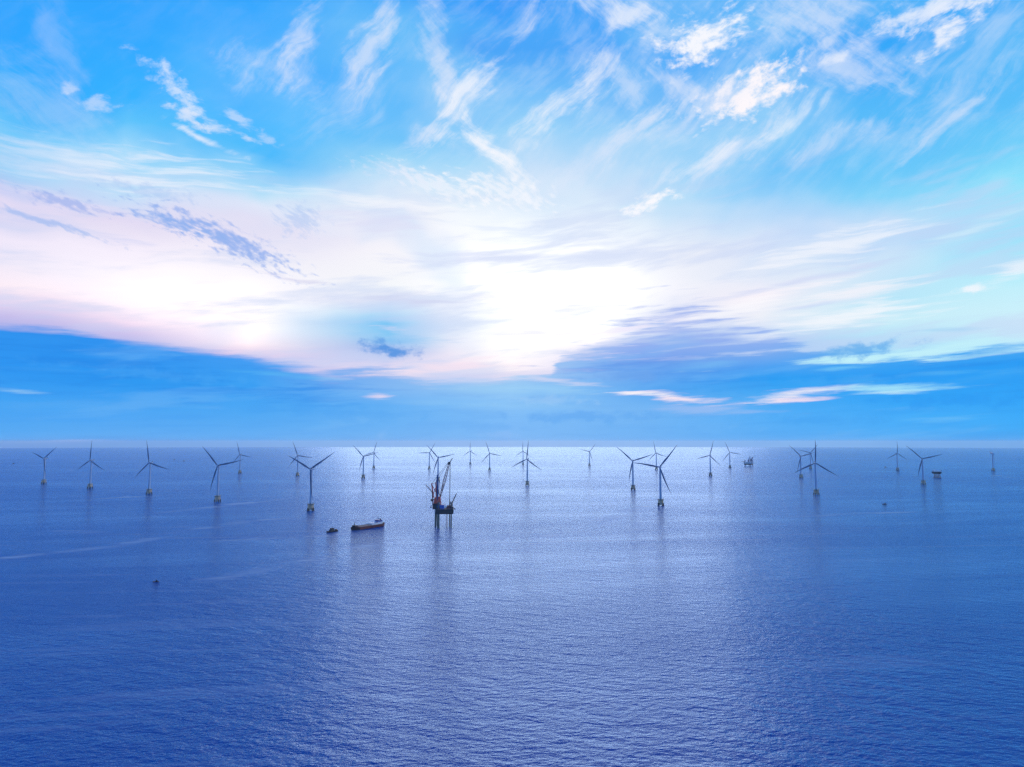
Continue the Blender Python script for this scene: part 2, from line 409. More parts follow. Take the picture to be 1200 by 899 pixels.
# outside the photographed part of the sky: the physical clear sky with thin cirrus
ns = W.n('ShaderNodeTexSky')
ns.sky_type = 'NISHITA'
ns.sun_disc = False
ns.sun_elevation = SUN_EL
ns.sun_rotation = SUN_AZ
ns.air_density = 1.0
ns.dust_density = 0.5
ns.ozone_density = 3.0
clear = W.vm('MULTIPLY', ns.outputs[0], (0.085, 0.15, 0.26))
clear = W.mix(W.m('MULTIPLY', W.rng(n_rise, 0.5, 1.1), 0.35), clear, lin((170, 205, 245)))
# unseen overbright cloud bank right of the frame, added to light the towers' right-hand sides
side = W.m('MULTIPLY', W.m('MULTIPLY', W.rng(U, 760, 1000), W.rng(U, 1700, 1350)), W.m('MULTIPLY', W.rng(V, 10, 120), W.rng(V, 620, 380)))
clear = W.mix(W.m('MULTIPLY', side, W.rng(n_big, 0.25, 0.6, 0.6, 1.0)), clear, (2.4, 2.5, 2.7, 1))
away = W.m('MAXIMUM', W.rng(V, 470, 640), W.rng(W.m('ABSOLUTE', U), 620, 1000))
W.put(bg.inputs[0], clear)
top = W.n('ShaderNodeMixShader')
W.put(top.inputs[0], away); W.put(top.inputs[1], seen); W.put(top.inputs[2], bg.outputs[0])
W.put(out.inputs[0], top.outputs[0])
world.cycles.sampling_method = 'NONE'

# ------------------------------------------------------------------ sun behind thin cloud
sd = bpy.data.lights.new("sun", 'SUN')
sd.energy = 0.5
sd.angle = R(38)
sd.color = (1.0, 0.79, 0.72)
sun = bpy.data.objects.new("sun", sd)
COL.objects.link(sun)
to_sun = Vector((math.sin(SUN_AZ) * math.cos(SUN_EL), math.cos(SUN_AZ) * math.cos(SUN_EL), math.sin(SUN_EL)))
sun.rotation_euler = to_sun.to_track_quat('Z', 'Y').to_euler()
sun.location = (0, 0, 400)

# ------------------------------------------------------------------ placing on the curved sea
def drop(x, y):
    return -(x * x + y * y) / (2 * EARTH)


def sea_point(px, py):
    """where the ray through a pixel of the photograph meets the sea"""
    d = ray(px, py)
    t = -CAM_H / d.z
    for _ in range(20):
        p = d * t
        t = (drop(p.x, p.y) - CAM_H) / d.z
    p = d * t
    return Vector((p.x, p.y, drop(p.x, p.y)))


# ------------------------------------------------------------------ materials
MATS = {}


def mat(name, col, rough=0.5, metal=0.0, wear=0.12, wear_col=None, scale=0.6, streak=True):
    """painted steel / concrete with weathering of its own"""
    if name in MATS:
        return MATS[name]
    m = bpy.data.materials.new(name)
    m.use_nodes = True
    T = NT(m.node_tree)
    b = m.node_tree.nodes['Principled BSDF']
    tcn = T.n('ShaderNodeTexCoord')
    v = T.vm('MULTIPLY', tcn.outputs['Object'], (1, 1, 0.25 if streak else 1))
    n = T.noise(v, scale, 5, 0.6, dims='3D')
    wc = wear_col or tuple(c * 0.55 for c in col)
    c = T.mix(T.m('MULTIPLY', T.rng(n, 0.45, 0.75), min(1.0, wear * 4)), (*col, 1), (*wc, 1))
    T.put(b.inputs['Base Color'], c)
    T.put(b.inputs['Roughness'], T.rng(n, 0.2, 0.8, max(0.05, rough - 0.12), min(1, rough + 0.15), 'LINEAR'))
    b.inputs['Metallic'].default_value = metal
    MATS[name] = m
    return m


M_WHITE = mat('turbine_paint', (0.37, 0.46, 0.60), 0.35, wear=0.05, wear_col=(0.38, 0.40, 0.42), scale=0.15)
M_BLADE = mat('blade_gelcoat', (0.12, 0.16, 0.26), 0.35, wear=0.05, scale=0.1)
M_YELLOW = mat('transition_yellow', (0.74, 0.54, 0.30), 0.5, wear=0.15, wear_col=(0.25, 0.13, 0.05), scale=0.4)
M_CONC = mat('cap_concrete', (0.60, 0.52, 0.46), 0.8, wear=0.2, wear_col=(0.2, 0.17, 0.14), scale=0.5)
M_PILE = mat('wet_pile', (0.035, 0.035, 0.04), 0.55, wear=0.2, wear_col=(0.06, 0.055, 0.03), scale=0.8)
M_GRATE = mat('deck_grating', (0.09, 0.10, 0.09), 0.7)
M_NAVY = mat('hull_navy', (0.03, 0.022, 0.028), 0.45, wear=0.15, wear_col=(0.05, 0.025, 0.015), scale=0.25)
M_RED = mat('crane_red', (0.80, 0.11, 0.07), 0.5, wear=0.18, wear_col=(0.12, 0.03, 0.02), scale=0.4)
M_OXIDE = mat('oxide_red', (0.20, 0.05, 0.042), 0.6, wear=0.2, wear_col=(0.07, 0.025, 0.018), scale=0.35)
M_BLUE = mat('house_blue', (0.05, 0.15, 0.55), 0.45, wear=0.08, scale=0.3)
M_LEG = mat('leg_blue', (0.03, 0.08, 0.24), 0.45, wear=0.15, wear_col=(0.04, 0.04, 0.05), scale=0.3)
M_LEGG = mat('leg_grey_green', (0.13, 0.14, 0.12), 0.5, wear=0.2, wear_col=(0.05, 0.05, 0.035), scale=0.3)
M_DECK = mat('deck_green', (0.04, 0.10, 0.08), 0.7, wear=0.2, scale=0.4, streak=False)
M_OFFW = mat('white_paint', (0.86, 0.87, 0.88), 0.4, wear=0.08, wear_col=(0.45, 0.38, 0.30), scale=0.4)
M_DARK = mat('dark_steel', (0.03, 0.03, 0.035), 0.5, wear=0.12, scale=0.5)
M_PALE = mat('boom_pale', (0.55, 0.37, 0.33), 0.5, wear=0.15, wear_col=(0.25, 0.12, 0.1), scale=0.4)
M_BOOM = mat('boom_red_brown', (0.48, 0.20, 0.16), 0.5, wear=0.2, wear_col=(0.55, 0.42, 0.38), scale=0.12, streak=False)
M_SAND = mat('wet_sand', (0.42, 0.30, 0.20), 0.9, wear=0.25, wear_col=(0.14, 0.10, 0.07), scale=0.5, streak=False)
M_ORANGE = mat('lifeboat_orange', (0.75, 0.16, 0.02), 0.45, wear=0.05)
M_GLASS = mat('bridge_glass', (0.01, 0.015, 0.03), 0.08, wear=0.02)




# ------------------------------------------------------------------ the sea
def build_water():
    bm = bmesh.new()
    rings = [0.0]
    r = 60.0
    while r < 60000:
        rings.append(r); r *= 1.06
    rings.append(60000.0)
    NSEG = 256
    c = bm.verts.new((0, 0, 0))
    prev = None
    for r in rings[1:]:
        cur = [bm.verts.new((r * math.sin(2 * math.pi * k / NSEG), r * math.cos(2 * math.pi * k / NSEG), drop(r, 0))) for k in range(NSEG)]
        for k in range(NSEG):
            j = (k + 1) % NSEG
            if prev is None:
                bm.faces.new((c, cur[j], cur[k]))
            else:
                bm.faces.new((prev[k], prev[j], cur[j], cur[k]))
        prev = cur
    bmesh.ops.recalc_face_normals(bm, faces=bm.faces)
    me = bpy.data.meshes.new('water')
    bm.to_mesh(me); bm.free()
    if me.polygons[0].normal.z < 0:
        me.flip_normals()
    for p in me.polygons:
        p.use_smooth = True
    o = bpy.data.objects.new('water', me)
    COL.objects.link(o)
    o['kind'] = 'structure'
    o['label'] = 'deep blue open sea with small wind waves'
    m = bpy.data.materials.new('sea_water')
    m.use_nodes = True
    T = NT(m.node_tree)
    m.node_tree.nodes.remove(m.node_tree.nodes['Principled BSDF'])
    outp = m.node_tree.nodes['Material Output']
    pos = T.n('ShaderNodeTexCoord').outputs['Object']
    # wind waves: short crests lying across the wind, on a longer swell
    w1 = T.noise(T.mapping(pos, rot=R(12), sc=(8.0, 4.2, 1.0)), 1.0, 4.0, 0.62)
    w2 = T.noise(T.mapping(pos, rot=R(-20), sc=(34.0, 13.0, 1.0)), 1.0, 3.0, 0.55)
    hgt = T.m('MULTIPLY_ADD', w1, 2.1, T.m('MULTIPLY', w2, 3.0))
    # gusts and slicks: areas of more and less ruffled water
    g1 = T.noise(T.mapping(pos, rot=R(14), sc=(6.0, 1.0, 1.0)), 1 / 90.0, 5.0, 0.6, 0.4)
    g2 = T.noise(T.mapping(pos, rot=R(-8), sc=(3.0, 1.0, 1.0)), 1 / 600.0, 4.0, 0.55, 0.6)
    gust = T.rng(T.m('ADD', T.m('MULTIPLY', g1, 0.5), T.m('MULTIPLY', g2, 0.5)), 0.34, 0.66, 0.55, 1.25, 'LINEAR')
    slick = None
    for pts in SLICKS:
        for (x0, y0), (x1, y1) in zip(pts[:-1], pts[1:]):
            a, e = sea_point(x0, y0), sea_point(x1, y1)
            mid, d = (a + e) / 2, e - a
            q = T.mapping(T.vm('ADD', pos, T.vm('MULTIPLY', T.vm('SUBTRACT', T.comb(g1, g2), (0.5, 0.5, 0)), (60, 60, 0))), (mid.x, mid.y, 0), math.atan2(d.y, d.x), (d.length * 0.6, 22.0 + d.length * 0.03, 1))
            f = T.rng(T.vm('LENGTH', T.vm('MULTIPLY', q, (1, 1, 0))), 1.3, 0.0, 0, 0.55)
            slick = f if slick is None else T.m('MAXIMUM', slick, f)
    bp = T.n('ShaderNodeBump')
    T.put(bp.inputs['Height'], hgt)
    T.put(bp.inputs['Strength'], T.m('MULTIPLY', gust, 0.8, clamp=True))
    bp.inputs['Distance'].default_value = WAVE
    fr = T.n('ShaderNodeFresnel'); fr.inputs['IOR'].default_value = 1.33
    T.put(fr.inputs['Normal'], bp.outputs[0])
    deep = T.n('ShaderNodeBsdfDiffuse'); deep.inputs['Color'].default_value = (*WATER_COL, 1)
    gl = T.n('ShaderNodeBsdfGlossy'); gl.inputs['Color'].default_value = (*WATER_TINT, 1)
    T.put(gl.inputs['Roughness'], T.m('MULTIPLY', gust, 0.13))
    T.put(gl.inputs['Normal'], bp.outputs[0])
    mx = T.n('ShaderNodeMixShader')
    T.put(mx.inputs[0], fr.outputs[0]); T.put(mx.inputs[1], deep.outputs[0]); T.put(mx.inputs[2], gl.outputs[0])
    foam = T.n('ShaderNodeBsdfDiffuse'); foam.inputs['Color'].default_value = (0.86, 0.90, 0.95, 1)
    mf = T.n('ShaderNodeMixShader')
    lanes = T.noise(T.mapping(pos, rot=R(5), sc=(420.0, 34.0, 1.0)), 1.0, 5.0, 0.6, 0.25)
    lane = T.m('MULTIPLY', T.rng(lanes, 0.56, 0.72), T.rng(g2, 0.40, 0.62, 0.03, 0.10))
    T.put(mf.inputs[0], T.m('MAXIMUM', lane, T.m('MULTIPLY', slick, T.rng(g1, 0.40, 0.70, 0.0, 0.8))))
    T.put(mf.inputs[1], mx.outputs[0]); T.put(mf.inputs[2], foam.outputs[0])
    T.put(outp.inputs['Surface'], mf.outputs[0])
    me.materials.append(m)
    return o


WAVE = 1.15
WATER_COL = (0.0003, 0.074, 0.36)
WATER_TINT = (0.53, 0.775, 1.0)
SLICKS = [
 [(505, 622), (450, 637), (395, 651), (330, 664), (250, 680)],
 [(0, 655), (60, 648), (140, 640), (220, 622), (300, 610), (345, 606)],
 [(410, 622), (395, 627), (350, 630), (250, 636)],
 [(60, 622), (120, 624)], [(655, 622), (640, 632), (612, 643)], [(575, 632), (600, 626)],
 [(770, 585), (735, 600), (700, 612)], [(930, 606), (1000, 602), (1075, 600)],
 [(1164, 556), (1180, 560), (1200, 562)], [(20, 590), (110, 585), (200, 580)], [(200, 600), (330, 585)],
]
build_water()

# ------------------------------------------------------------------ mesh helpers
class MB:
    def __init__(self):
        self.bm = bmesh.new()

    def hexa(self, a, b):
        """box from corner rings a (bottom, 4 points) and b (top, 4 points)"""
        v = [self.bm.verts.new(p) for p in list(a) + list(b)]
        for f in ((3, 2, 1, 0), (4, 5, 6, 7), (0, 1, 5, 4), (1, 2, 6, 5), (2, 3, 7, 6), (3, 0, 4, 7)):
            self.bm.faces.new([v[i] for i in f])
        return self

    def box(self, c, s):
        x, y, z = c; a, b, h = s[0] / 2, s[1] / 2, s[2] / 2
        q = [(-a, -b), (a, -b), (a, b), (-a, b)]
        return self.hexa([(x + i, y + j, z - h) for i, j in q], [(x + i, y + j, z + h) for i, j in q])

    def tube(self, p0, p1, r0, r1=None, n=8, caps=True):
        r1 = r0 if r1 is None else r1
        p0, p1 = Vector(p0), Vector(p1)
        d = (p1 - p0).normalized()
        s = d.cross(Vector((0, 0, 1)) if abs(d.z) < 0.95 else Vector((0, 1, 0))).normalized()
        t = d.cross(s)
        A, B = [], []
        for k in range(n):
            a = 2 * math.pi * k / n
            o = s * math.cos(a) + t * math.sin(a)
            A.append(self.bm.verts.new(p0 + o * r0)); B.append(self.bm.verts.new(p1 + o * r1))
        for k in range(n):
            j = (k + 1) % n
            self.bm.faces.new((A[k], A[j], B[j], B[k]))
        if caps:
            self.bm.faces.new(A); self.bm.faces.new(B)
        return self

    def lathe(self, prof, n=20, axis='Z', loc=(0, 0, 0)):
        rings = []
        for r, z in prof:
            ring = []
            for k in range(n):
                a = 2 * math.pi * k / n
                p = (r * math.cos(a), r * math.sin(a), z) if axis == 'Z' else (r * math.cos(a), z, r * math.sin(a))
                ring.append(self.bm.verts.new((p[0] + loc[0], p[1] + loc[1], p[2] + loc[2])))
            rings.append(ring)
        for A, B in zip(rings[:-1], rings[1:]):
            for k in range(n):
                j = (k + 1) % n
                self.bm.faces.new((A[k], A[j], B[j], B[k]))
        self.bm.faces.new(rings[0]); self.bm.faces.new(rings[-1])
        return self

    def loft(self, secs):
        rings = [[self.bm.verts.new(p) for p in s] for s in secs]
        n = len(rings[0])
        for A, B in zip(rings[:-1], rings[1:]):
            for k in range(n):
                j = (k + 1) % n
                self.bm.faces.new((A[k], A[j], B[j], B[k]))
        self.bm.faces.new(rings[0]); self.bm.faces.new(rings[-1])
        return self

    def lattice(self, p0, p1, w0, w1, n, r=0.25, wm=None):
        """four chords with zig-zag lacing between two points"""
        p0, p1 = Vector(p0), Vector(p1)
        d = (p1 - p0).normalized()
        s = d.cross(Vector((0, 1, 0))).normalized()
        t = d.cross(s)
        rows = []
        for i in range(n + 1):
            f = i / n
            w = w0 + (w1 - w0) * f
            if wm is not None:
                w = w0 + (wm - w0) * f * 2 if f < 0.5 else wm + (w1 - wm) * (f - 0.5) * 2
            c = p0.lerp(p1, f)
            rows.append([c + s * w / 2 * a + t * w / 2 * b for a, b in ((-1, -1), (1, -1), (1, 1), (-1, 1))])
        for A, B in zip(rows[:-1], rows[1:]):
            for k in range(4):
                j = (k + 1) % 4
                self.tube(A[k], B[k], r, n=5)
                self.tube(A[k], B[j], r * 0.65, n=4)
                self.tube(A[j], B[k], r * 0.5, n=4)
        return self

    def rail(self, pts, h=1.3, r=0.06, step=3.0, closed=True):
        pts = [Vector(p) for p in pts]
        seq = pts + [pts[0]] if closed else pts
        for a, b in zip(seq[:-1], seq[1:]):
            for z in (h, h * 0.5):
                self.tube(a + Vector((0, 0, z)), b + Vector((0, 0, z)), r, n=4)
            k = max(1, int((b - a).length / step))
            for i in range(k):
                q = a.lerp(b, i / k)
                self.tube(q, q + Vector((0, 0, h)), r, n=4)
        return self

    def build(self, name, material, parent=None, smooth=False, bevel=0.0):
        bmesh.ops.recalc_face_normals(self.bm, faces=self.bm.faces)
        if bevel:
            bmesh.ops.bevel(self.bm, geom=[e for e in self.bm.edges], offset=bevel, segments=2, affect='EDGES', clamp_overlap=True)
        me = bpy.data.meshes.new(name)
        self.bm.to_mesh(me); self.bm.free()
        me.materials.append(material)
        if smooth:
            me.shade_smooth() if hasattr(me, 'shade_smooth') else None
            me.set_sharp_from_angle(angle=R(40))
        o = bpy.data.objects.new(name, me)
        COL.objects.link(o)
        o.parent = parent
        return o


def thing(name, label, cat, loc, rz=0.0, group=None):
    o = bpy.data.objects.new(name, None)
    COL.objects.link(o)
    o.location = loc
    o.rotation_euler = (0, 0, rz)
    o['label'] = label
    o['category'] = cat
    if group:
        o['group'] = group
    return o


# ------------------------------------------------------------------ wind turbines
HUB, BLADE, CAP = 100.0, 73.0, 16.5
GROUP_T = 'wind turbines standing in the sea'


def blade_mesh():
    secs = []
    NP = 12
    for i in range(15):
        f = i / 14
        z = 1.6 + (BLADE - 1.6) * f
        if f < 0.06:
            ch, th = 2.9, 2.8
        else:
            g = (f - 0.06) / 0.94
            ch = 2.9 + 1.5 * math.sin(min(1, g / 0.2) * math.pi / 2) if g < 0.2 else 4.4 * (1 - (g - 0.2) / 0.8) ** 0.85 + 0.55
            th = max(0.22, 2.6 * (1 - g) ** 1.6)
        tw = R(16 * (1 - f) ** 2)
        bend = -4.5 * f ** 2.2          # bent back by the wind
        sweep = 0.9 * math.sin(f * math.pi) - 1.2 * f ** 3
        ring = []
        for k in range(NP):
            a = 2 * math.pi * k / NP
            cx, cy = math.cos(a) * ch / 2 - ch * 0.12, math.sin(a) * th / 2 * (1.0 + 0.35 * math.cos(a))
            x = cx * math.cos(tw) - cy * math.sin(tw)
            y = cx * math.sin(tw) + cy * math.cos(tw)
            ring.append((x + sweep, y - bend, z))
        secs.append(ring)
    return MB().loft(secs)


def make_turbine(loc):
    t = thing('wind_turbine', '', 'wind turbine', loc, 0, GROUP_T)
    # foundation: raked piles, yellow frame, concrete cap, platform
    for k in range(4):
        a = R(45 + 90 * k)
        c, s = math.cos(a), math.sin(a)
        lg = MB().tube((9.2 * c, 9.2 * s, -8), (7.6 * c, 7.6 * s, 6.5), 1.7, 1.6, n=10).build('pile', M_PILE, t, True)
        MB().tube((7.5 * c, 7.5 * s, 6.3), (6.2 * c, 6.2 * s, 14.6), 1.15, 1.0, n=10).build('leg', M_YELLOW, t, True)
    for k in range(4):
        a, b = R(45 + 90 * k), R(135 + 90 * k)
        m = MB()
        m.tube((7.6 * math.cos(a), 7.6 * math.sin(a), 7), (6.3 * math.cos(b), 6.3 * math.sin(b), 14), 0.4, n=6)
        m.tube((7.6 * math.cos(b), 7.6 * math.sin(b), 7), (6.3 * math.cos(a), 6.3 * math.sin(a), 14), 0.4, n=6)
        m.tube((7.55 * math.cos(a), 7.55 * math.sin(a), 6.6), (7.55 * math.cos(b), 7.55 * math.sin(b), 6.6), 0.5, n=6)
        m.build('brace', M_YELLOW, t, True)
    MB().lathe([(3.6, 2.2), (4.1, 2.6), (4.1, 9.0), (3.5, 11.5), (3.4, 15.4)], 20).build('transition_piece', M_CONC, t, True)
    pf = MB().lathe([(8.0, 14.6), (8.4, 14.9), (8.4, 15.4), (8.0, 15.6), (3.6, 15.62)], 12).build('platform', M_GRATE, t)
    pts = [(8.1 * math.cos(2 * math.pi * k / 12), 8.1 * math.sin(2 * math.pi * k / 12), 15.6) for k in range(12)]
    MB().rail(pts, 1.5, 0.12, 2.2).build('railing', M_YELLOW, pf)
    MB().tube((7.0, -1.5, 15.6), (7.0, -1.5, 19.0), 0.3, n=6).tube((7.0, -1.5, 18.8), (9.6, -3.2, 20.2), 0.22, n=6).build('davit_crane', M_YELLOW, t)
    m = MB()
    for x in (-0.9, 0.9):
        m.tube((x, -9.4, -2), (x, -8.6, 14.8), 0.22, n=6)
    for i in range(16):
        m.tube((-0.9, -9.3 + i * 0.05, 0.2 + i), (0.9, -9.3 + i * 0.05, 0.2 + i), 0.09, n=4)
    m.build('boat_ladder', M_YELLOW, t)
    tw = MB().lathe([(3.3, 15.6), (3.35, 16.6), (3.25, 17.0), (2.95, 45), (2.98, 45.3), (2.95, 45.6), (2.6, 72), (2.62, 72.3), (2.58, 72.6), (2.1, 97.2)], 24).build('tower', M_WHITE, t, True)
    MB().hexa([(-0.55, -3.42, 16.7), (0.55, -3.42, 16.7), (0.55, -3.0, 16.7), (-0.55, -3.0, 16.7)],
              [(-0.5, -3.38, 19.1), (0.5, -3.38, 19.1), (0.5, -3.0, 19.1), (-0.5, -3.0, 19.1)]).build('door', M_DARK, tw)
    # nacelle: axis along local Y, rotor on the -Y side
    secs = []
    for y, w, h0, h1 in ((-3.6, 3.4, -1.7, 1.8), (-2.4, 4.4, -2.4, 2.3), (2.0, 4.6, -2.6, 2.5), (8.5, 4.4, -2.4, 2.5), (11.2, 3.6, -1.4, 2.3)):
        ring = []
        for k in range(16):
            a = 2 * math.pi * k / 16
            c, s = math.cos(a), math.sin(a)
            sx = math.copysign(abs(c) ** 0.55, c); sz = math.copysign(abs(s) ** 0.55, s)
            ring.append((sx * w / 2, y, (h1 + h0) / 2 + sz * (h1 - h0) / 2))
        secs.append(ring)
    nc = MB().loft(secs).build('nacelle', M_WHITE, t, True)
    MB().box((0, 9.2, 3.1), (3.8, 0.5, 1.4)).tube((1.2, 8.0, 2.4), (1.2, 8.0, 5.0), 0.12, n=5).build('cooler', M_DARK, nc)
    hb = MB().lathe([(0.3, -3.5), (1.3, -3.1), (1.95, -2.0), (2.15, -0.6), (2.05, 1.2), (1.7, 2.0)], 18, 'Y').build('hub', M_WHITE, t, True)
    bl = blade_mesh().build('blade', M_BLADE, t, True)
    rest = [bl]
    for k in range(2):
        c = bl.copy(); COL.objects.link(c); rest.append(c)
    return t


def set_rotor(t, yaw, phase, blades=3):
    """turn nacelle, hub and blades of a turbine: yaw about the tower, phase in the rotor plane"""
    top = Matrix.Translation((0, 0, HUB)) @ Matrix.Rotation(R(yaw), 4, 'Z')
    k = 0
    for c in list(t.children):
        kind = c.name.split('.')[0]
        if kind == 'nacelle':
            c.matrix_local = top
        elif kind == 'hub':
            c.matrix_local = top @ Matrix.Translation((0, -5.6, 0))
        elif kind == 'blade':
            if k >= blades:
                bpy.data.objects.remove(c)
                continue
            c.matrix_local = top @ Matrix.Translation((0, -5.6, 0)) @ Matrix.Rotation(R(phase + 120 * k), 4, 'Y')
            k += 1


def copy_tree(o, parent=None):
    c = o.copy()
    COL.objects.link(c)
    c.parent = parent
    for ch in list(o.children):
        copy_tree(ch, c)
    return c


TURB = [   # waterline pixel, yaw, phase, label
 (51.2, 567, -15, 51, 'leftmost wind turbine, its rotor standing as a wide letter Y'),
 (105.4, 572.4, -15, 0, 'second wind turbine from the left, one blade pointing straight up'),
 (174.6, 579.4, -10, 108, 'third wind turbine from the left, upper blade leaning slightly left'),
 (254.8, 588, -5, 78, 'large wind turbine at left with one blade level to the right and one hanging down'),
 (281, 555, -15, 102, 'small distant wind turbine just behind the large fourth one from the left'),
 (348.6, 558, 0, 99, 'smaller wind turbine partly crossed by the blade of the nearest left turbine'),
 (364, 598.6, -15, 57, 'nearest wind turbine on the left, its rotor a wide Y, above the tug'),
 (425.6, 560.6, -5, 76, 'left one of two overlapping distant turbines above the cargo ship'),
 (438, 549, -20, 18, 'right and farther one of two overlapping distant turbines above the cargo ship'),
 (503, 549.8, 20, 30, 'far wind turbine just left of the crane platform, one blade level to the left'),
 (513.3, 564.5, 0, 78, 'wind turbine directly behind the crane platform, its foot hidden by it'),
 (551.2, 544.4, -30, 0, 'tiny far wind turbine right of the crane boom, one blade straight up'),
 (573.7, 551.6, 0, 102, 'small wind turbine between the crane platform and the middle turbines'),
 (613, 544.9, -30, 0, 'tiny far wind turbine half hidden behind the middle turbine'),
 (618, 569, -25, 5, 'middle wind turbine standing on the bright water, one blade straight up'),
 (690.8, 546.2, 20, 42, 'lone small wind turbine right of the bright middle of the horizon'),
 (742, 574.2, -15, 72, 'wind turbine just left of the nearest right one, one blade hanging down along its tower'),
 (769.3, 550.4, -40, 108, 'distant wind turbine seen between two bigger ones right of centre'),
 (774.4, 592.6, -25, 39, 'nearest wind turbine on the right, one blade raised steeply to the right'),
 (832.7, 557.8, -30, 15, 'slim wind turbine right of centre, upper blade leaning right'),
 (855.5, 548.6, -20, 99, 'distant wind turbine next to the white jack-up barge'),
 (938.9, 560.3, 0, 75, 'wind turbine left of the large pole-straight one at right, upper blade leaning left'),
 (950, 549.6, 0, 44, 'distant wind turbine seen behind the blades of the large one at right'),
 (956.7, 580, -20, 3, 'large wind turbine at right with one blade straight up and two spread low'),
 (1052, 551.5, 0, 3, 'small wind turbine at far right with one blade straight up'),
 (1082.2, 568, -30, 75, 'wind turbine beside the small offshore substation at far right'),
 (1164, 552.2, 72, 80, 'rightmost wind turbine, seen edge-on without a full rotor'),
]
proto = None
for i, (px, py, yaw, ph, lab) in enumerate(TURB):
    loc = sea_point(px, py)
    if proto is None:
        proto = make_turbine(loc)
        t = proto
        pristine = True
    else:
        t = copy_tree(proto)
        t.location = loc
    t['label'] = lab
    t.rotation_euler = (0, 0, 0)
for i, t in enumerate([o for o in COL.objects if o.name.startswith('wind_turbine')]):
    px, py, yaw, ph, lab = TURB[i]
    set_rotor(t, yaw, ph, 2 if i == len(TURB) - 1 else 3)

# ------------------------------------------------------------------ jack-up crane platform
def crane_platform():
    loc = sea_point(518.5, 618.5)
    k = loc.length / 800.0 if False else (loc.y / 800.0) * 1.0
    t = thing('crane_platform', 'dark jack-up crane platform on tall legs with a red crane and lattice boom', 'crane platform', loc)
    X = lambda px: (px - 518.5) * k * 1.10
    Z = lambda py: (618.5 - py) * k

    # hull, turned so that its left flank shows
    zb, zt = Z(602.6), Z(597.2)
    c0 = [(X(512), -12), (X(530.4), -8), (X(527.5), 26), (X(508.8), 22)]
    ins = [(X(512.8), -9.5), (X(529.6), -6), (X(526.8), 24), (X(509.8), 20)]
    MB().hexa([(x, y, zb) for x, y in ins], [(x, y, zb + 1.8) for x, y in c0]).hexa([(x, y, zb + 1.81) for x, y in c0], [(x, y, zt) for x, y in c0]).build('hull', M_NAVY, t)
    MB().hexa([(x * 0.985, y * 0.985, zt + 0.01) for x, y in c0], [(x * 0.985, y * 0.985, zt + 0.25) for x, y in c0]).build('deck', M_DECK, t)
    m = MB().rail([(x * 0.98, y * 0.98, zt + 0.25) for x, y in c0], 1.6, 0.12, 2.5)
    m.build('railing', M_PALE, t)
    # left end house, navy, reaching higher
    MB().hexa([(X(509.0), -7, zt + 0.25), (X(512.6), -9, zt + 0.25), (X(512.4), 14, zt + 0.25), (X(509.2), 14, zt + 0.25)],
              [(X(509.0), -7, Z(590.8)), (X(512.6), -9, Z(590.8)), (X(512.4), 14, Z(590.8)), (X(509.2), 14, Z(590.8))]).build('machinery_house', M_NAVY, t)
    # blue accommodation block with window rows
    bx0, bx1, bz1 = X(513), X(520.4), Z(592.4)
    h = MB().box(((bx0 + bx1) / 2, -4, (zt + 0.25 + bz1) / 2), (bx1 - bx0, 9, bz1 - zt - 0.25)).build('accommodation_block', M_BLUE, t)
    for r_ in range(2):
        for j in range(5):
            MB().box((bx0 + 1.4 + j * 2.3, -8.55, zt + 2.3 + r_ * 3.1), (1.1, 0.12, 1.0)).build('window', M_GLASS, h)
    MB().box(((bx0 + bx1) / 2, -4, bz1 + 0.3), (bx1 - bx0 + 0.8, 9.6, 0.5)).build('roof', M_LEG, h)
    MB().tube((bx0 + 3, -4, bz1 + 0.5), (bx0 + 3, -4, bz1 + 9), 0.2, 0.1, n=6).tube((bx0 + 1.8, -4, bz1 + 6.5), (bx0 + 4.2, -4, bz1 + 6.5), 0.12, n=5).build('mast', M_DARK, h)
    MB().tube((bx0 + 8, -4, bz1 + 0.5), (bx0 + 8, -4, bz1 + 7), 0.15, 0.1, n=6).build('antenna', M_PALE, h)
    MB().box((X(522), -5, Z(594)), (2.8, 4, 3.6)).build('white_cabin', M_OFFW, t, bevel=0.15)
    MB().box((X(525.4), -3, (zt + Z(592.6)) / 2), (7.5, 8, Z(592.6) - zt - 0.5)).build('deck_store', M_OXIDE, t, bevel=0.2)
    MB().box((X(523.6), 8, zt + 2.2), (6.5, 3, 3.4)).build('container', M_RED, t, bevel=0.1)
    MB().box((X(529.2), -1, (zt + Z(594.4)) / 2), (2.8, 9, Z(594.4) - zt - 0.5)).build('generator_house', M_NAVY, t, bevel=0.15)
    # legs: four, passing through the hull
    for px, y, w, top, mt in ((514.6, -7.5, 2.3, 589, M_LEGG), (510.2, 17, 1.9, 586, M_LEGG), (527.8, -4.5, 1.3, 590, M_LEGG), (524.9, 20, 1.1, 588, M_LEGG)):
        lg = MB().tube((X(px), y, -14), (X(px), y, Z(top)), w, n=16).build('leg', mt, t, True)
        MB().lathe([(w + 0.9, zt + 0.3), (w + 0.9, zt + 3.0), (w + 0.4, zt + 3.6)], 16, loc=(X(px), y, 0)).build('jacking_collar', M_DARK, lg, True)
    # tall blue spud leg
    MB().tube((X(512.6), 6, zb - 1), (X(512.6), 6, Z(558)), 1.75, n=16).build('spud_leg', M_LEG, t, True)
    # conductor guide and stairs hanging below the hull
    m = MB().lattice((X(522.6), 6, -6), (X(522.6), 6, zb), 2.6, 2.6, 7, 0.22)
    m.build('access_tower', M_PALE, t)
    m = MB().lattice((X(514.0), -1, 3), (X(513.6), 0, zb), 4.2, 4.2, 5, 0.32).box((X(514.2), -2, 9), (5.5, 4, 1.0)).tube((X(514.2), -2, 9), (X(513.8), -2, zb), 0.5, n=8)
    m.build('boat_landing', M_YELLOW, t)
    # main crane: pedestal, house, A-frame, lattice boom
    px0, yc = 513.5, 8.0
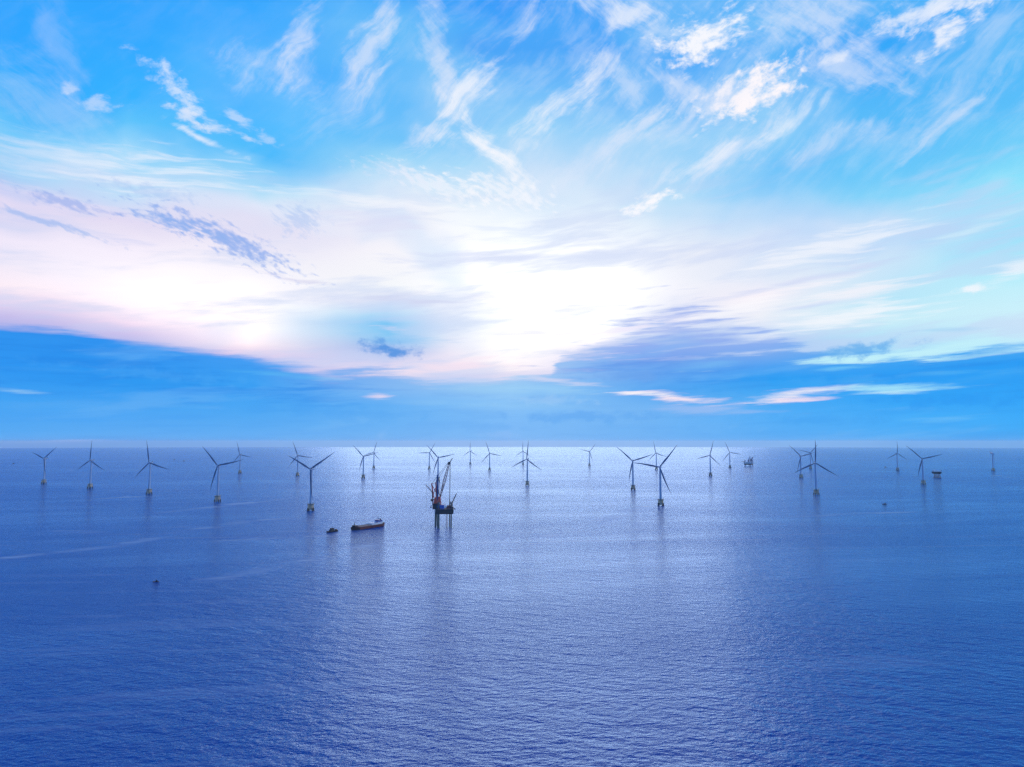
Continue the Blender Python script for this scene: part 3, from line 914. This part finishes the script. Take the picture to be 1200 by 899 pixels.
    ped = MB().lathe([(3.6, zt), (3.4, zt + 6), (4.2, zt + 7.2), (4.2, zt + 8.2)], 18, loc=(X(px0 - 0.3), yc, 0)).build('crane_pedestal', M_NAVY, t, True)
    zc = zt + 8.3
    hs = MB().hexa([(X(508.5), yc - 4, zc), (X(516.5), yc - 4, zc), (X(516.5), yc + 4, zc), (X(508.5), yc + 4, zc)],
                   [(X(509.5), yc - 3.4, Z(584)), (X(515.6), yc - 3.4, Z(583)), (X(515.6), yc + 3.4, Z(583)), (X(509.5), yc + 3.4, Z(584))]).build('crane_house', M_RED, t)
    MB().box((X(515), yc - 5.3, zc + 2.6), (3.0, 2.4, 3.0)).build('cab', M_OFFW, hs, bevel=0.2)
    MB().lathe([(0.4, -3.6), (2.3, -3.3), (2.3, 3.3), (0.4, 3.6)], 16, 'Y', loc=(X(506.6), yc, Z(587.2))).build('winch_drum', M_DARK, hs, True)
    MB().tube((X(506.6), yc, Z(587.2)), (X(510), yc, Z(586.6)), 1.0, n=8).build('drum_bracket', M_DARK, hs)
    # boom heel frame, red tangle of braces
    m = MB()
    for s in (-2.6, 2.6):
        m.tube((X(508.2), yc + s, Z(584.4)), (X(506.2), yc + s * 0.8, Z(567.8)), 1.15, 0.9, n=8)
        m.tube((X(511.6), yc + s, Z(583.5)), (X(510.6), yc + s * 0.8, Z(566.8)), 1.05, 0.85, n=8)
        m.tube((X(508.0), yc + s, Z(581)), (X(510.8), yc + s, Z(572)), 0.35, n=6)
        m.tube((X(511.2), yc + s, Z(579)), (X(507.2), yc + s, Z(571)), 0.35, n=6)
        m.tube((X(506.3), yc + s * 0.8, Z(568.2)), (X(510.6), yc + s * 0.8, Z(567.2)), 0.4, n=6)
    for px, py in ((506.3, 568), (510.6, 567), (507.2, 576), (511.2, 575)):
        m.tube((X(px), yc - 2.6, Z(py)), (X(px), yc + 2.6, Z(py)), 0.35, n=6)
    m.build('gantry_frame', M_RED, t)
    m = MB()
    m.tube((X(511), yc - 2, Z(584)), (X(514), yc - 2, Z(575)), 0.6, n=8).tube((X(516), yc - 2, Z(584)), (X(513), yc - 2, Z(576)), 0.6, n=8)
    m.tube((X(511), yc + 2, Z(584)), (X(514), yc + 2, Z(577)), 0.6, n=8).tube((X(515.8), yc + 2, Z(582)), (X(510), yc + 2, Z(577)), 0.5, n=8)
    m.build('strut_frame', M_OXIDE, t)
    foot, head = (X(515.4), yc, Z(583.5)), (X(524.6), yc, Z(544.5))
    bo = MB().lattice(foot, head, 1.6, 2.0, 12, 0.5, wm=4.8).build('boom', M_BOOM, t)
    MB().lattice(tuple(Vector(foot).lerp(Vector(head), 0.02)), tuple(Vector(foot).lerp(Vector(head), 0.36)), 1.9, 3.5, 5, 0.42).build('boom_heel', M_OXIDE, bo)
    hd = MB().hexa([(X(522.4), yc - 1.5, Z(545.6)), (X(526.2), yc - 1.5, Z(545.8)), (X(526.2), yc + 1.5, Z(545.8)), (X(522.4), yc + 1.5, Z(545.6))],
                   [(X(523.6), yc - 1.3, Z(543.0)), (X(525.9), yc - 1.3, Z(543.0)), (X(525.9), yc + 1.3, Z(543.0)), (X(523.6), yc + 1.3, Z(543.0))]).build('boom_head', M_DARK, bo)
    MB().lattice((X(525.4), yc, Z(543.4)), (X(528.2), yc, Z(538.6)), 1.6, 0.7, 3, 0.32).build('jib', M_DARK, bo)
    m = MB()
    for s in (-2, 2):
        m.tube((X(506.3), yc + s, Z(568)), (X(522.6), yc + s * 0.6, Z(545.2)), 0.26, n=5)
        m.tube((X(510.6), yc + s, Z(567)), (X(522.9), yc + s * 0.5, Z(546.0)), 0.2, n=5)
    m.build('pendant_line', M_DARK, t)
    m = MB()
    for dx, dy in ((-0.55, -0.6), (0.55, -0.6), (-0.55, 0.6), (0.55, 0.6)):
        m.tube((X(525.7) + dx, yc + dy, Z(544.5)), (X(525.5) + dx * 0.8, yc + dy, Z(588)), 0.26, n=4)
    m.build('hoist_line', M_DARK, t)
    MB().box((X(525.5), yc, Z(588.6)), (1.8, 1.4, 3.0)).tube((X(525.5), yc, Z(589.5)), (X(525.5), yc, Z(591)), 0.4, n=6).build('hook_block', M_YELLOW, t)
    # small crane at right, boom raised
    sc = MB().tube((X(528.4), 2, zt), (X(528.4), 2, Z(590.5)), 1.3, n=12).box((X(527.2), 2, Z(590.2)), (4.2, 3.4, 4.4)).build('deck_crane', M_PALE, t)
    MB().lattice((X(528.2), 2, Z(590.6)), (X(532.9), 2, Z(579.4)), 1.5, 0.9, 7, 0.3).tube((X(528.2), 2, Z(590.6)), (X(532.9), 2, Z(579.4)), 0.4, n=6).build('boom', M_DARK, sc)
    # small crane at left with line to the sea
    lc = MB().tube((X(508.6), -2, zt), (X(507.6), -2, Z(577)), 1.0, n=12).build('stern_crane', M_OXIDE, t)
    MB().lattice((X(507.4), -2, Z(577.6)), (X(500.6), -2, Z(569.2)), 1.8, 0.8, 6, 0.28).build('boom', M_PALE, lc)
    MB().tube((X(501.4), -2, Z(570)), (X(501.4), -2, Z(598)), 0.16, n=4).box((X(501.4), -2, Z(598.4)), (0.9, 0.9, 1.4)).build('hoist_line', M_DARK, lc)
    # lifeboat stations sticking out at both ends
    lb = MB().loft([[(X(506.4) + math.cos(a) * w, -3 + y, Z(594.8) + math.sin(a) * w * 0.9) for a in [2 * math.pi * q / 10 for q in range(10)]] for y, w in ((-3.4, 0.4), (-2.6, 1.2), (0, 1.5), (2.6, 1.2), (3.4, 0.4))]).build('lifeboat', M_DARK, t, True)
    MB().tube((X(506.4), -3, Z(593.4)), (X(509.2), -3, Z(593.0)), 0.35, n=6).build('davit', M_PALE, lb)
    MB().box((X(531.0), 0, Z(597.2)), (2.6, 4, 0.9)).rail([(X(530.3), -2, Z(597.0)), (X(531.7), -2, Z(597.0)), (X(531.7), 2, Z(597.0)), (X(530.3), 2, Z(597.0))], 1.4, 0.12, 2).build('side_gangway', M_DARK, t)
    for j in range(3):
        MB().tube((X(518.5) + j * 2.2, 10, zt + 0.2), (X(518.5) + j * 2.2, 10, zt + 9 + j), 0.22, n=6).build('vent_pipe', M_PALE, t)


crane_platform()


# ------------------------------------------------------------------ ships
def hull_rings(L, B, depth, sheer, draft=2.0, bow=0.22, stern=0.08, flare=0.9):
    """sections of a ship's hull, bow at -X"""
    secs = []
    for i in range(17):
        f = i / 16
        x = -L / 2 + L * f
        if f < bow:
            w = B / 2 * (1 - (1 - f / bow) ** 2.0) + 0.15
        elif f > 1 - stern:
            w = B / 2 * (1 - 0.22 * ((f - 1 + stern) / stern) ** 2)
        else:
            w = B / 2
        z = depth + sheer * max(0, 1 - f / 0.25) ** 1.5 + 0.5 * sheer * max(0, (f - 0.82) / 0.18)
        wl = w * flare if f > 0.02 else w
        rake = -0.035 * L * max(0, 1 - f / 0.15)
        secs.append([(x + rake, -w, z), (x, -wl, 0.6), (x, -wl * 0.85, -draft), (x, wl * 0.85, -draft), (x, wl, 0.6), (x + rake, w, z)])
    return secs


def cargo_ship():
    a, b = sea_point(412.5, 621.6), sea_point(448, 616.2)
    mid, d = (a + b) / 2, b - a
    L = d.length
    t = thing('cargo_ship', 'long low sand carrier with rusty red hull and blue and white wheelhouse, behind a tug', 'ship', (mid.x, mid.y, mid.z), math.atan2(d.y, d.x))
    B, D = 15.0, 5.2
    MB().loft(hull_rings(L, B, D - 1.6, 2.2)).build('hull', M_OXIDE, t)
    # dark strake along the top of the hull, with bulwark
    m = MB()
    for s in (-1, 1):
        pts = []
        for sec in hull_rings(L, B, D - 1.6, 2.2)[1:]:
            p = sec[0]
            pts.append((p[0], s * abs(p[1]), p[2]))
        for p, q in zip(pts[:-1], pts[1:]):
            m.hexa([(p[0], p[1], p[2] - 0.4), (q[0], q[1], q[2] - 0.4), (q[0], q[1] + s * 0.25, q[2] - 0.4), (p[0], p[1] + s * 0.25, p[2] - 0.4)],
                   [(p[0], p[1], p[2] + 1.5), (q[0], q[1], q[2] + 1.5), (q[0], q[1] + s * 0.25, q[2] + 1.5), (p[0], p[1] + s * 0.25, p[2] + 1.5)])
    m.build('bulwark', M_OXIDE, t)
    MB().loft([[(x - 1.2, y * 1.02, z) for x, y, z in s] for s in [[(p[0], p[1], p[2] + 0.7 if p[2] > 0.7 else p[2]) for p in sec] for sec in hull_rings(L, B, D - 1.6, 2.2)[:4]]]).build('bow_plating', M_NAVY, t)
    # forecastle with mast and windlass
    MB().box((-L / 2 + 7, 0, D + 2.0), (6.5, 8, 3.2)).build('forecastle', M_NAVY, t, bevel=0.2)
    MB().tube((-L / 2 + 6, 0, D + 3.4), (-L / 2 + 6, 0, D + 9.5), 0.7, 0.35, n=8).build('foremast', M_DARK, t)
    # cargo hold: coaming and heaped sand
    x0, x1 = -L / 2 + 13, L / 2 - 36
    m = MB()
    for s in (-1, 1):
        m.box(((x0 + x1) / 2, s * 5.6, D - 0.1), (x1 - x0, 0.4, 2.8))
    m.box((x0, 0, D - 0.1), (0.4, 11.6, 2.8)).box((x1, 0, D - 0.1), (0.4, 11.6, 2.8))
    m.build('hold_coaming', M_PALE, t)
    secs = []
    for i in range(19):
        f = i / 18
        x = x0 + 0.6 + (x1 - x0 - 1.2) * f
        hh = 0.6 + 2.0 * abs(math.sin(f * 9.4)) * (0.7 + 0.3 * math.sin(f * 23)) * math.sin(math.pi * min(1, max(0.02, f)))
        secs.append([(x, -5.3, D - 1.2), (x, -4.2, D + 0.3 + hh * 0.4), (x, 0, D + 0.4 + hh), (x, 4.2, D + 0.3 + hh * 0.4), (x, 5.3, D - 1.2)])
    MB().loft(secs).build('sand_cargo', M_SAND, t)
    # light canopy / hatch covers ahead of the wheelhouse
    for j in range(3):
        MB().box((L / 2 - 33 + j * 6.2, 0, D + 1.6), (5.8, 12.2, 3.4)).build('hatch_cover', M_OFFW, t, bevel=0.15)
    # wheelhouse aft
    hx = L / 2 - 11
    h = MB().box((hx - 1, 0, D + 1.9), (13.5, 12.5, 3.6)).build('deckhouse', M_OFFW, t, bevel=0.15)
    w = MB().box((hx, 0, D + 5.4), (9.5, 11, 3.2)).build('bridge', M_BLUE, t, bevel=0.15)
    for j in range(5):
        MB().box((hx - 4.8, -4 + j * 2.0, D + 5.8), (0.15, 1.4, 1.2)).build('window', M_GLASS, w)
    for j in range(4):
        MB().box((hx - 3 + j * 2.0, -5.55, D + 5.8), (1.3, 0.15, 1.2)).build('window', M_GLASS, w)
    MB().box((hx - 0.2, 0, D + 7.3), (10.5, 12, 0.4)).build('roof', M_LEG, w)
    MB().tube((hx - 1, 0, D + 7.5), (hx - 1, 0, D + 16), 0.45, 0.2, n=8).tube((hx - 1, -2.5, D + 12), (hx - 1, 2.5, D + 12), 0.2, n=6).box((hx - 1, 0, D + 10.4), (2.4, 2.4, 0.5)).build('mast', M_LEG, t)
    MB().lathe([(1.5, D + 3.5), (1.5, D + 8.6), (1.2, D + 9.2)], 14, loc=(hx + 6.6, 1.5, 0)).build('funnel', M_NAVY, t, True)
    MB().box((hx + 8.5, 0, D + 1.2), (4, 11, 2.2)).build('stern_house', M_NAVY, t, bevel=0.15)
    MB().box((hx - 9.5, -4.5, D + 3), (2.0, 2.0, 2.2)).build('deck_locker', M_ORANGE, t, bevel=0.1)
    m = MB().rail([(hx - 7.5, -6, D + 3.75), (hx + 5.5, -6, D + 3.75), (hx + 5.5, 6, D + 3.75), (hx - 7.5, 6, D + 3.75)], 1.1, 0.08, 2.0)
    m.build('railing', M_OFFW, t)


cargo_ship()


def tug():
    a, b = sea_point(382.3, 624.4), sea_point(395.6, 622.6)
    mid, d = (a + b) / 2, b - a
    L = d.length * 0.92
    t = thing('tugboat', 'small black tugboat with low bow, going ahead of the cargo ship', 'tugboat', (mid.x, mid.y, mid.z), math.atan2(d.y, d.x))
    MB().loft(hull_rings(L, 7.0, 2.2, 1.3, 1.5, 0.3, 0.15)).build('hull', M_NAVY, t)
    h = MB().hexa([(-L * .22, -2.5, 2.2), (L * .14, -2.5, 2.2), (L * .14, 2.5, 2.2), (-L * .22, 2.5, 2.2)], [(-L * .19, -2.3, 4.8), (L * .13, -2.3, 4.8), (L * .13, 2.3, 4.8), (-L * .19, 2.3, 4.8)]).build('deckhouse', M_DARK, t)
    w = MB().hexa([(-L * .13, -1.9, 4.8), (L * .06, -1.9, 4.8), (L * .06, 1.9, 4.8), (-L * .13, 1.9, 4.8)], [(-L * .15, -2.0, 7.2), (L * .07, -2.0, 7.2), (L * .07, 2.0, 7.2), (-L * .15, 2.0, 7.2)]).build('wheelhouse', M_DARK, t)
    for s in (-1, 1):
        MB().box((-L * .04, s * 1.98, 6.1), (L * .14, 0.14, 1.0)).build('window', M_GLASS, w)
    MB().tube((0.2, 0, 7.2), (0.2, 0, 10.5), 0.18, 0.1, n=6).tube((0.2, -1.0, 9.2), (0.2, 1.0, 9.2), 0.08, n=5).build('mast', M_DARK, t)
    MB().lathe([(0.8, 4.6), (0.8, 6.6), (0.65, 6.9)], 12, loc=(L * .18, 0, 0)).build('funnel', M_OXIDE, t, True)
    MB().box((L * .38, 0, 3.2), (L * .14, 3.4, 2.2)).build('towing_winch', M_DARK, t, bevel=0.2)
    m = MB()
    for i in range(7):
        for s in (-1, 1):
            m.lathe([(0.25, -0.25), (0.6, -0.2), (0.6, 0.2), (0.25, 0.25)], 10, 'Y', loc=(-L * .25 + i * L * .1, s * 3.6, 1.3))
    m.build('tyre_fender', M_PILE, t)


tug()


def jackup_barge():
    loc = sea_point(876.5, 546.5)
    k = loc.y / 800.0
    t = thing('jackup_barge', 'far white jack-up barge with dark legs and cranes, right of a distant turbine', 'barge', loc)
    X = lambda px: (px - 876.5) * k
    Z = lambda py: (546.5 - py) * k
    MB().hexa([(X(873), -16, Z(544.8)), (X(881.2), -16, Z(544.8)), (X(881.2), 16, Z(544.8)), (X(873), 16, Z(544.8))],
              [(X(872.5), -17, Z(543.4)), (X(882), -17, Z(543.4)), (X(882), 17, Z(543.4)), (X(872.5), 17, Z(543.4))]).build('hull', M_NAVY, t)
    h = MB().box((X(875.9), 0, Z(542.3)), (X(879.6) - X(872.6), 30, Z(541.2) - Z(543.4) - 0.3)).build('superstructure', M_OFFW, t, bevel=0.3)
    for r_ in range(2):
        MB().box((X(875.9), -15.1, Z(542.8) + r_ * 5), (X(879) - X(873.2), 0.25, 1.4)).build('window_band', M_GLASS, h)
    MB().box((X(870.6), 0, Z(541.0)), (X(872.2) - X(868.6), 18, 1.4)).tube((X(871.5), 0, Z(541.2)), (X(873), 0, Z(543.4)), 0.8, n=8).build('helideck', M_DARK, t)
    for px, y, top in ((874, 12, 539.2), (877.3, -12, 538.4), (880.4, 13, 537.5), (881.4, -13, 539.6)):
        MB().tube((X(px), y, -10), (X(px), y, Z(top)), 2.6, n=12).build('leg', M_LEG, t, True)
    c = MB().tube((X(880.6), 0, Z(543.4)), (X(880.6), 0, Z(539.8)), 3.0, n=12).box((X(880.8), 0, Z(539.8)), (12, 8, 7)).build('crane', M_LEG, t)
    MB().lattice((X(880.4), 0, Z(539.6)), (X(882.2), 0, Z(536.3)), 5.5, 4.5, 4, 1.0).box((X(882), 0, Z(536.4)), (9, 5, 4)).build('boom', M_LEG, c)
    c = MB().tube((X(877.2), 3, Z(541.2)), (X(877.2), 3, Z(539.6)), 2.6, n=10).box((X(877.4), 3, Z(540.2)), (9, 7, 6)).build('crane', M_LEG, t)
    MB().lattice((X(877.4), 3, Z(540)), (X(879.6), 3, Z(534.8)), 4.0, 1.6, 6, 0.7).build('boom', M_LEG, c)


jackup_barge()


def substation():
    loc = sea_point(1098.4, 560)
    k = loc.y / 800.0
    t = thing('offshore_substation', 'small offshore substation with white top modules on reddish braced legs, far right', 'substation', loc)
    X = lambda px: (px - 1098.4) * k
    Z = lambda py: (560 - py) * k
    MB().hexa([(X(1094.6), -9, Z(555.4)), (X(1101.6), -9, Z(555.4)), (X(1101.6), 9, Z(555.4)), (X(1094.6), 9, Z(555.4))],
              [(X(1093.4), -11, Z(553.4)), (X(1102.4), -11, Z(553.4)), (X(1102.4), 11, Z(553.4)), (X(1093.4), 11, Z(553.4))]).build('topside', M_NAVY, t)
    MB().box((X(1098), 0, Z(553.2)), (X(1102.8) - X(1093.2), 23, 0.8)).build('main_deck', M_DARK, t)
    for a, b, top in ((1094.0, 1095.4, 551.6), (1095.7, 1097.3, 551.1), (1097.9, 1100.3, 551.5), (1100.6, 1102.0, 551.7)):
        MB().box(((X(a) + X(b)) / 2, -1, (Z(553.1) + Z(top)) / 2), (X(b) - X(a), 15, Z(top) - Z(553.1) - 0.2)).build('module', M_OFFW, t, bevel=0.2)
    MB().lattice((X(1101.8), 0, Z(554.6)), (X(1103.6), 0, Z(551.0)), 1.6, 0.9, 3, 0.35).build('flare_boom', M_DARK, t)
    MB().tube((X(1093.7), 0, Z(553.2)), (X(1093.3), 0, Z(551.4)), 0.6, 0.4, n=6).build('mast', M_DARK, t)
    for sx in (-1, 1):
        for sy in (-1, 1):
            MB().tube((sx * 11, sy * 9, -8), (sx * 8.4, sy * 6.5, Z(555.4)), 1.3, n=10).build('leg', M_PALE, t, True)
    m = MB()
    for sy in (-1, 1):
        m.tube((-10, sy * 8.4, 2), (8.6, sy * 6.8, 16), 0.7, n=6).tube((10, sy * 8.4, 2), (-8.6, sy * 6.8, 16), 0.7, n=6)
        m.tube((-10.6, sy * 8.6, 1.5), (10.6, sy * 8.6, 1.5), 0.7, n=6)
    for sx in (-1, 1):
        m.tube((sx * 10, -8, 2), (sx * 8.6, 6.8, 16), 0.7, n=6).tube((sx * 10, 8, 2), (sx * 8.6, -6.8, 16), 0.7, n=6)
    m.build('brace', M_PALE, t)
    MB().lathe([(12, -1), (18, -0.4), (18.5, 0.9), (12, 1.3)], 16).build('base_frame', M_PILE, t)


substation()


def skiff(px, py, L, rz, label, mast=True):
    loc = sea_point(px, py)
    t = thing('fishing_boat', label, 'boat', loc, rz, 'small boats far out on the water')
    B = L * 0.3
    MB().loft(hull_rings(L, B, L * .09, L * .06, 0.6, 0.35, 0.12)).build('hull', M_NAVY, t)
    h = MB().hexa([(-L * .02, -B * .3, L * .09), (L * .24, -B * .3, L * .09), (L * .24, B * .3, L * .09), (-L * .02, B * .3, L * .09)],
                  [(0, -B * .27, L * .30), (L * .23, -B * .27, L * .30), (L * .23, B * .27, L * .30), (0, B * .27, L * .30)]).build('cabin', M_DARK, t)
    MB().tube((L * .12, 0, L * .29), (L * .12, 0, L * .62), L * .012, n=5).build('mast', M_DARK, t)


skiff(182.6, 682.0, 7.0, R(4), 'tiny dark boat alone on the open water at lower left')
skiff(1036.5, 591.0, 11.0, R(-8), 'tiny dark boat on blue water below the small far-right turbine')
skiff(1037.3, 547.6, 18.0, R(15), 'tiny far boat just left of the foot of the small far-right turbine')
skiff(15.6, 543.4, 22.0, R(-15), 'tiny far boat at the left edge, left of the leftmost turbine')
skiff(204.0, 538.6, 22.0, R(20), 'farther one of two specks of boats right of the third turbine')
skiff(215.3, 540.4, 22.0, R(-10), 'nearer one of two specks of boats right of the third turbine')

# ------------------------------------------------------------------ sea haze
scene.cycles.volume_bounces = 4


def build_haze():
    o = MB().box((0, 0, (230 - 292) / 2), (125000, 125000, 230 + 292)).build('haze', bpy.data.materials.new('haze_air'))
    o['kind'] = 'stuff'
    m = o.data.materials[0]
    m.use_nodes = True
    T = NT(m.node_tree)
    m.node_tree.nodes.remove(m.node_tree.nodes['Principled BSDF'])
    v = T.n('ShaderNodeVolumePrincipled')
    v.inputs['Color'].default_value = (0.70, 0.90, 1.0, 1)
    v.inputs['Density'].default_value = 1.8e-5
    v.inputs['Anisotropy'].default_value = 0.65
    T.put(m.node_tree.nodes['Material Output'].inputs['Volume'], v.outputs[0])


build_haze()
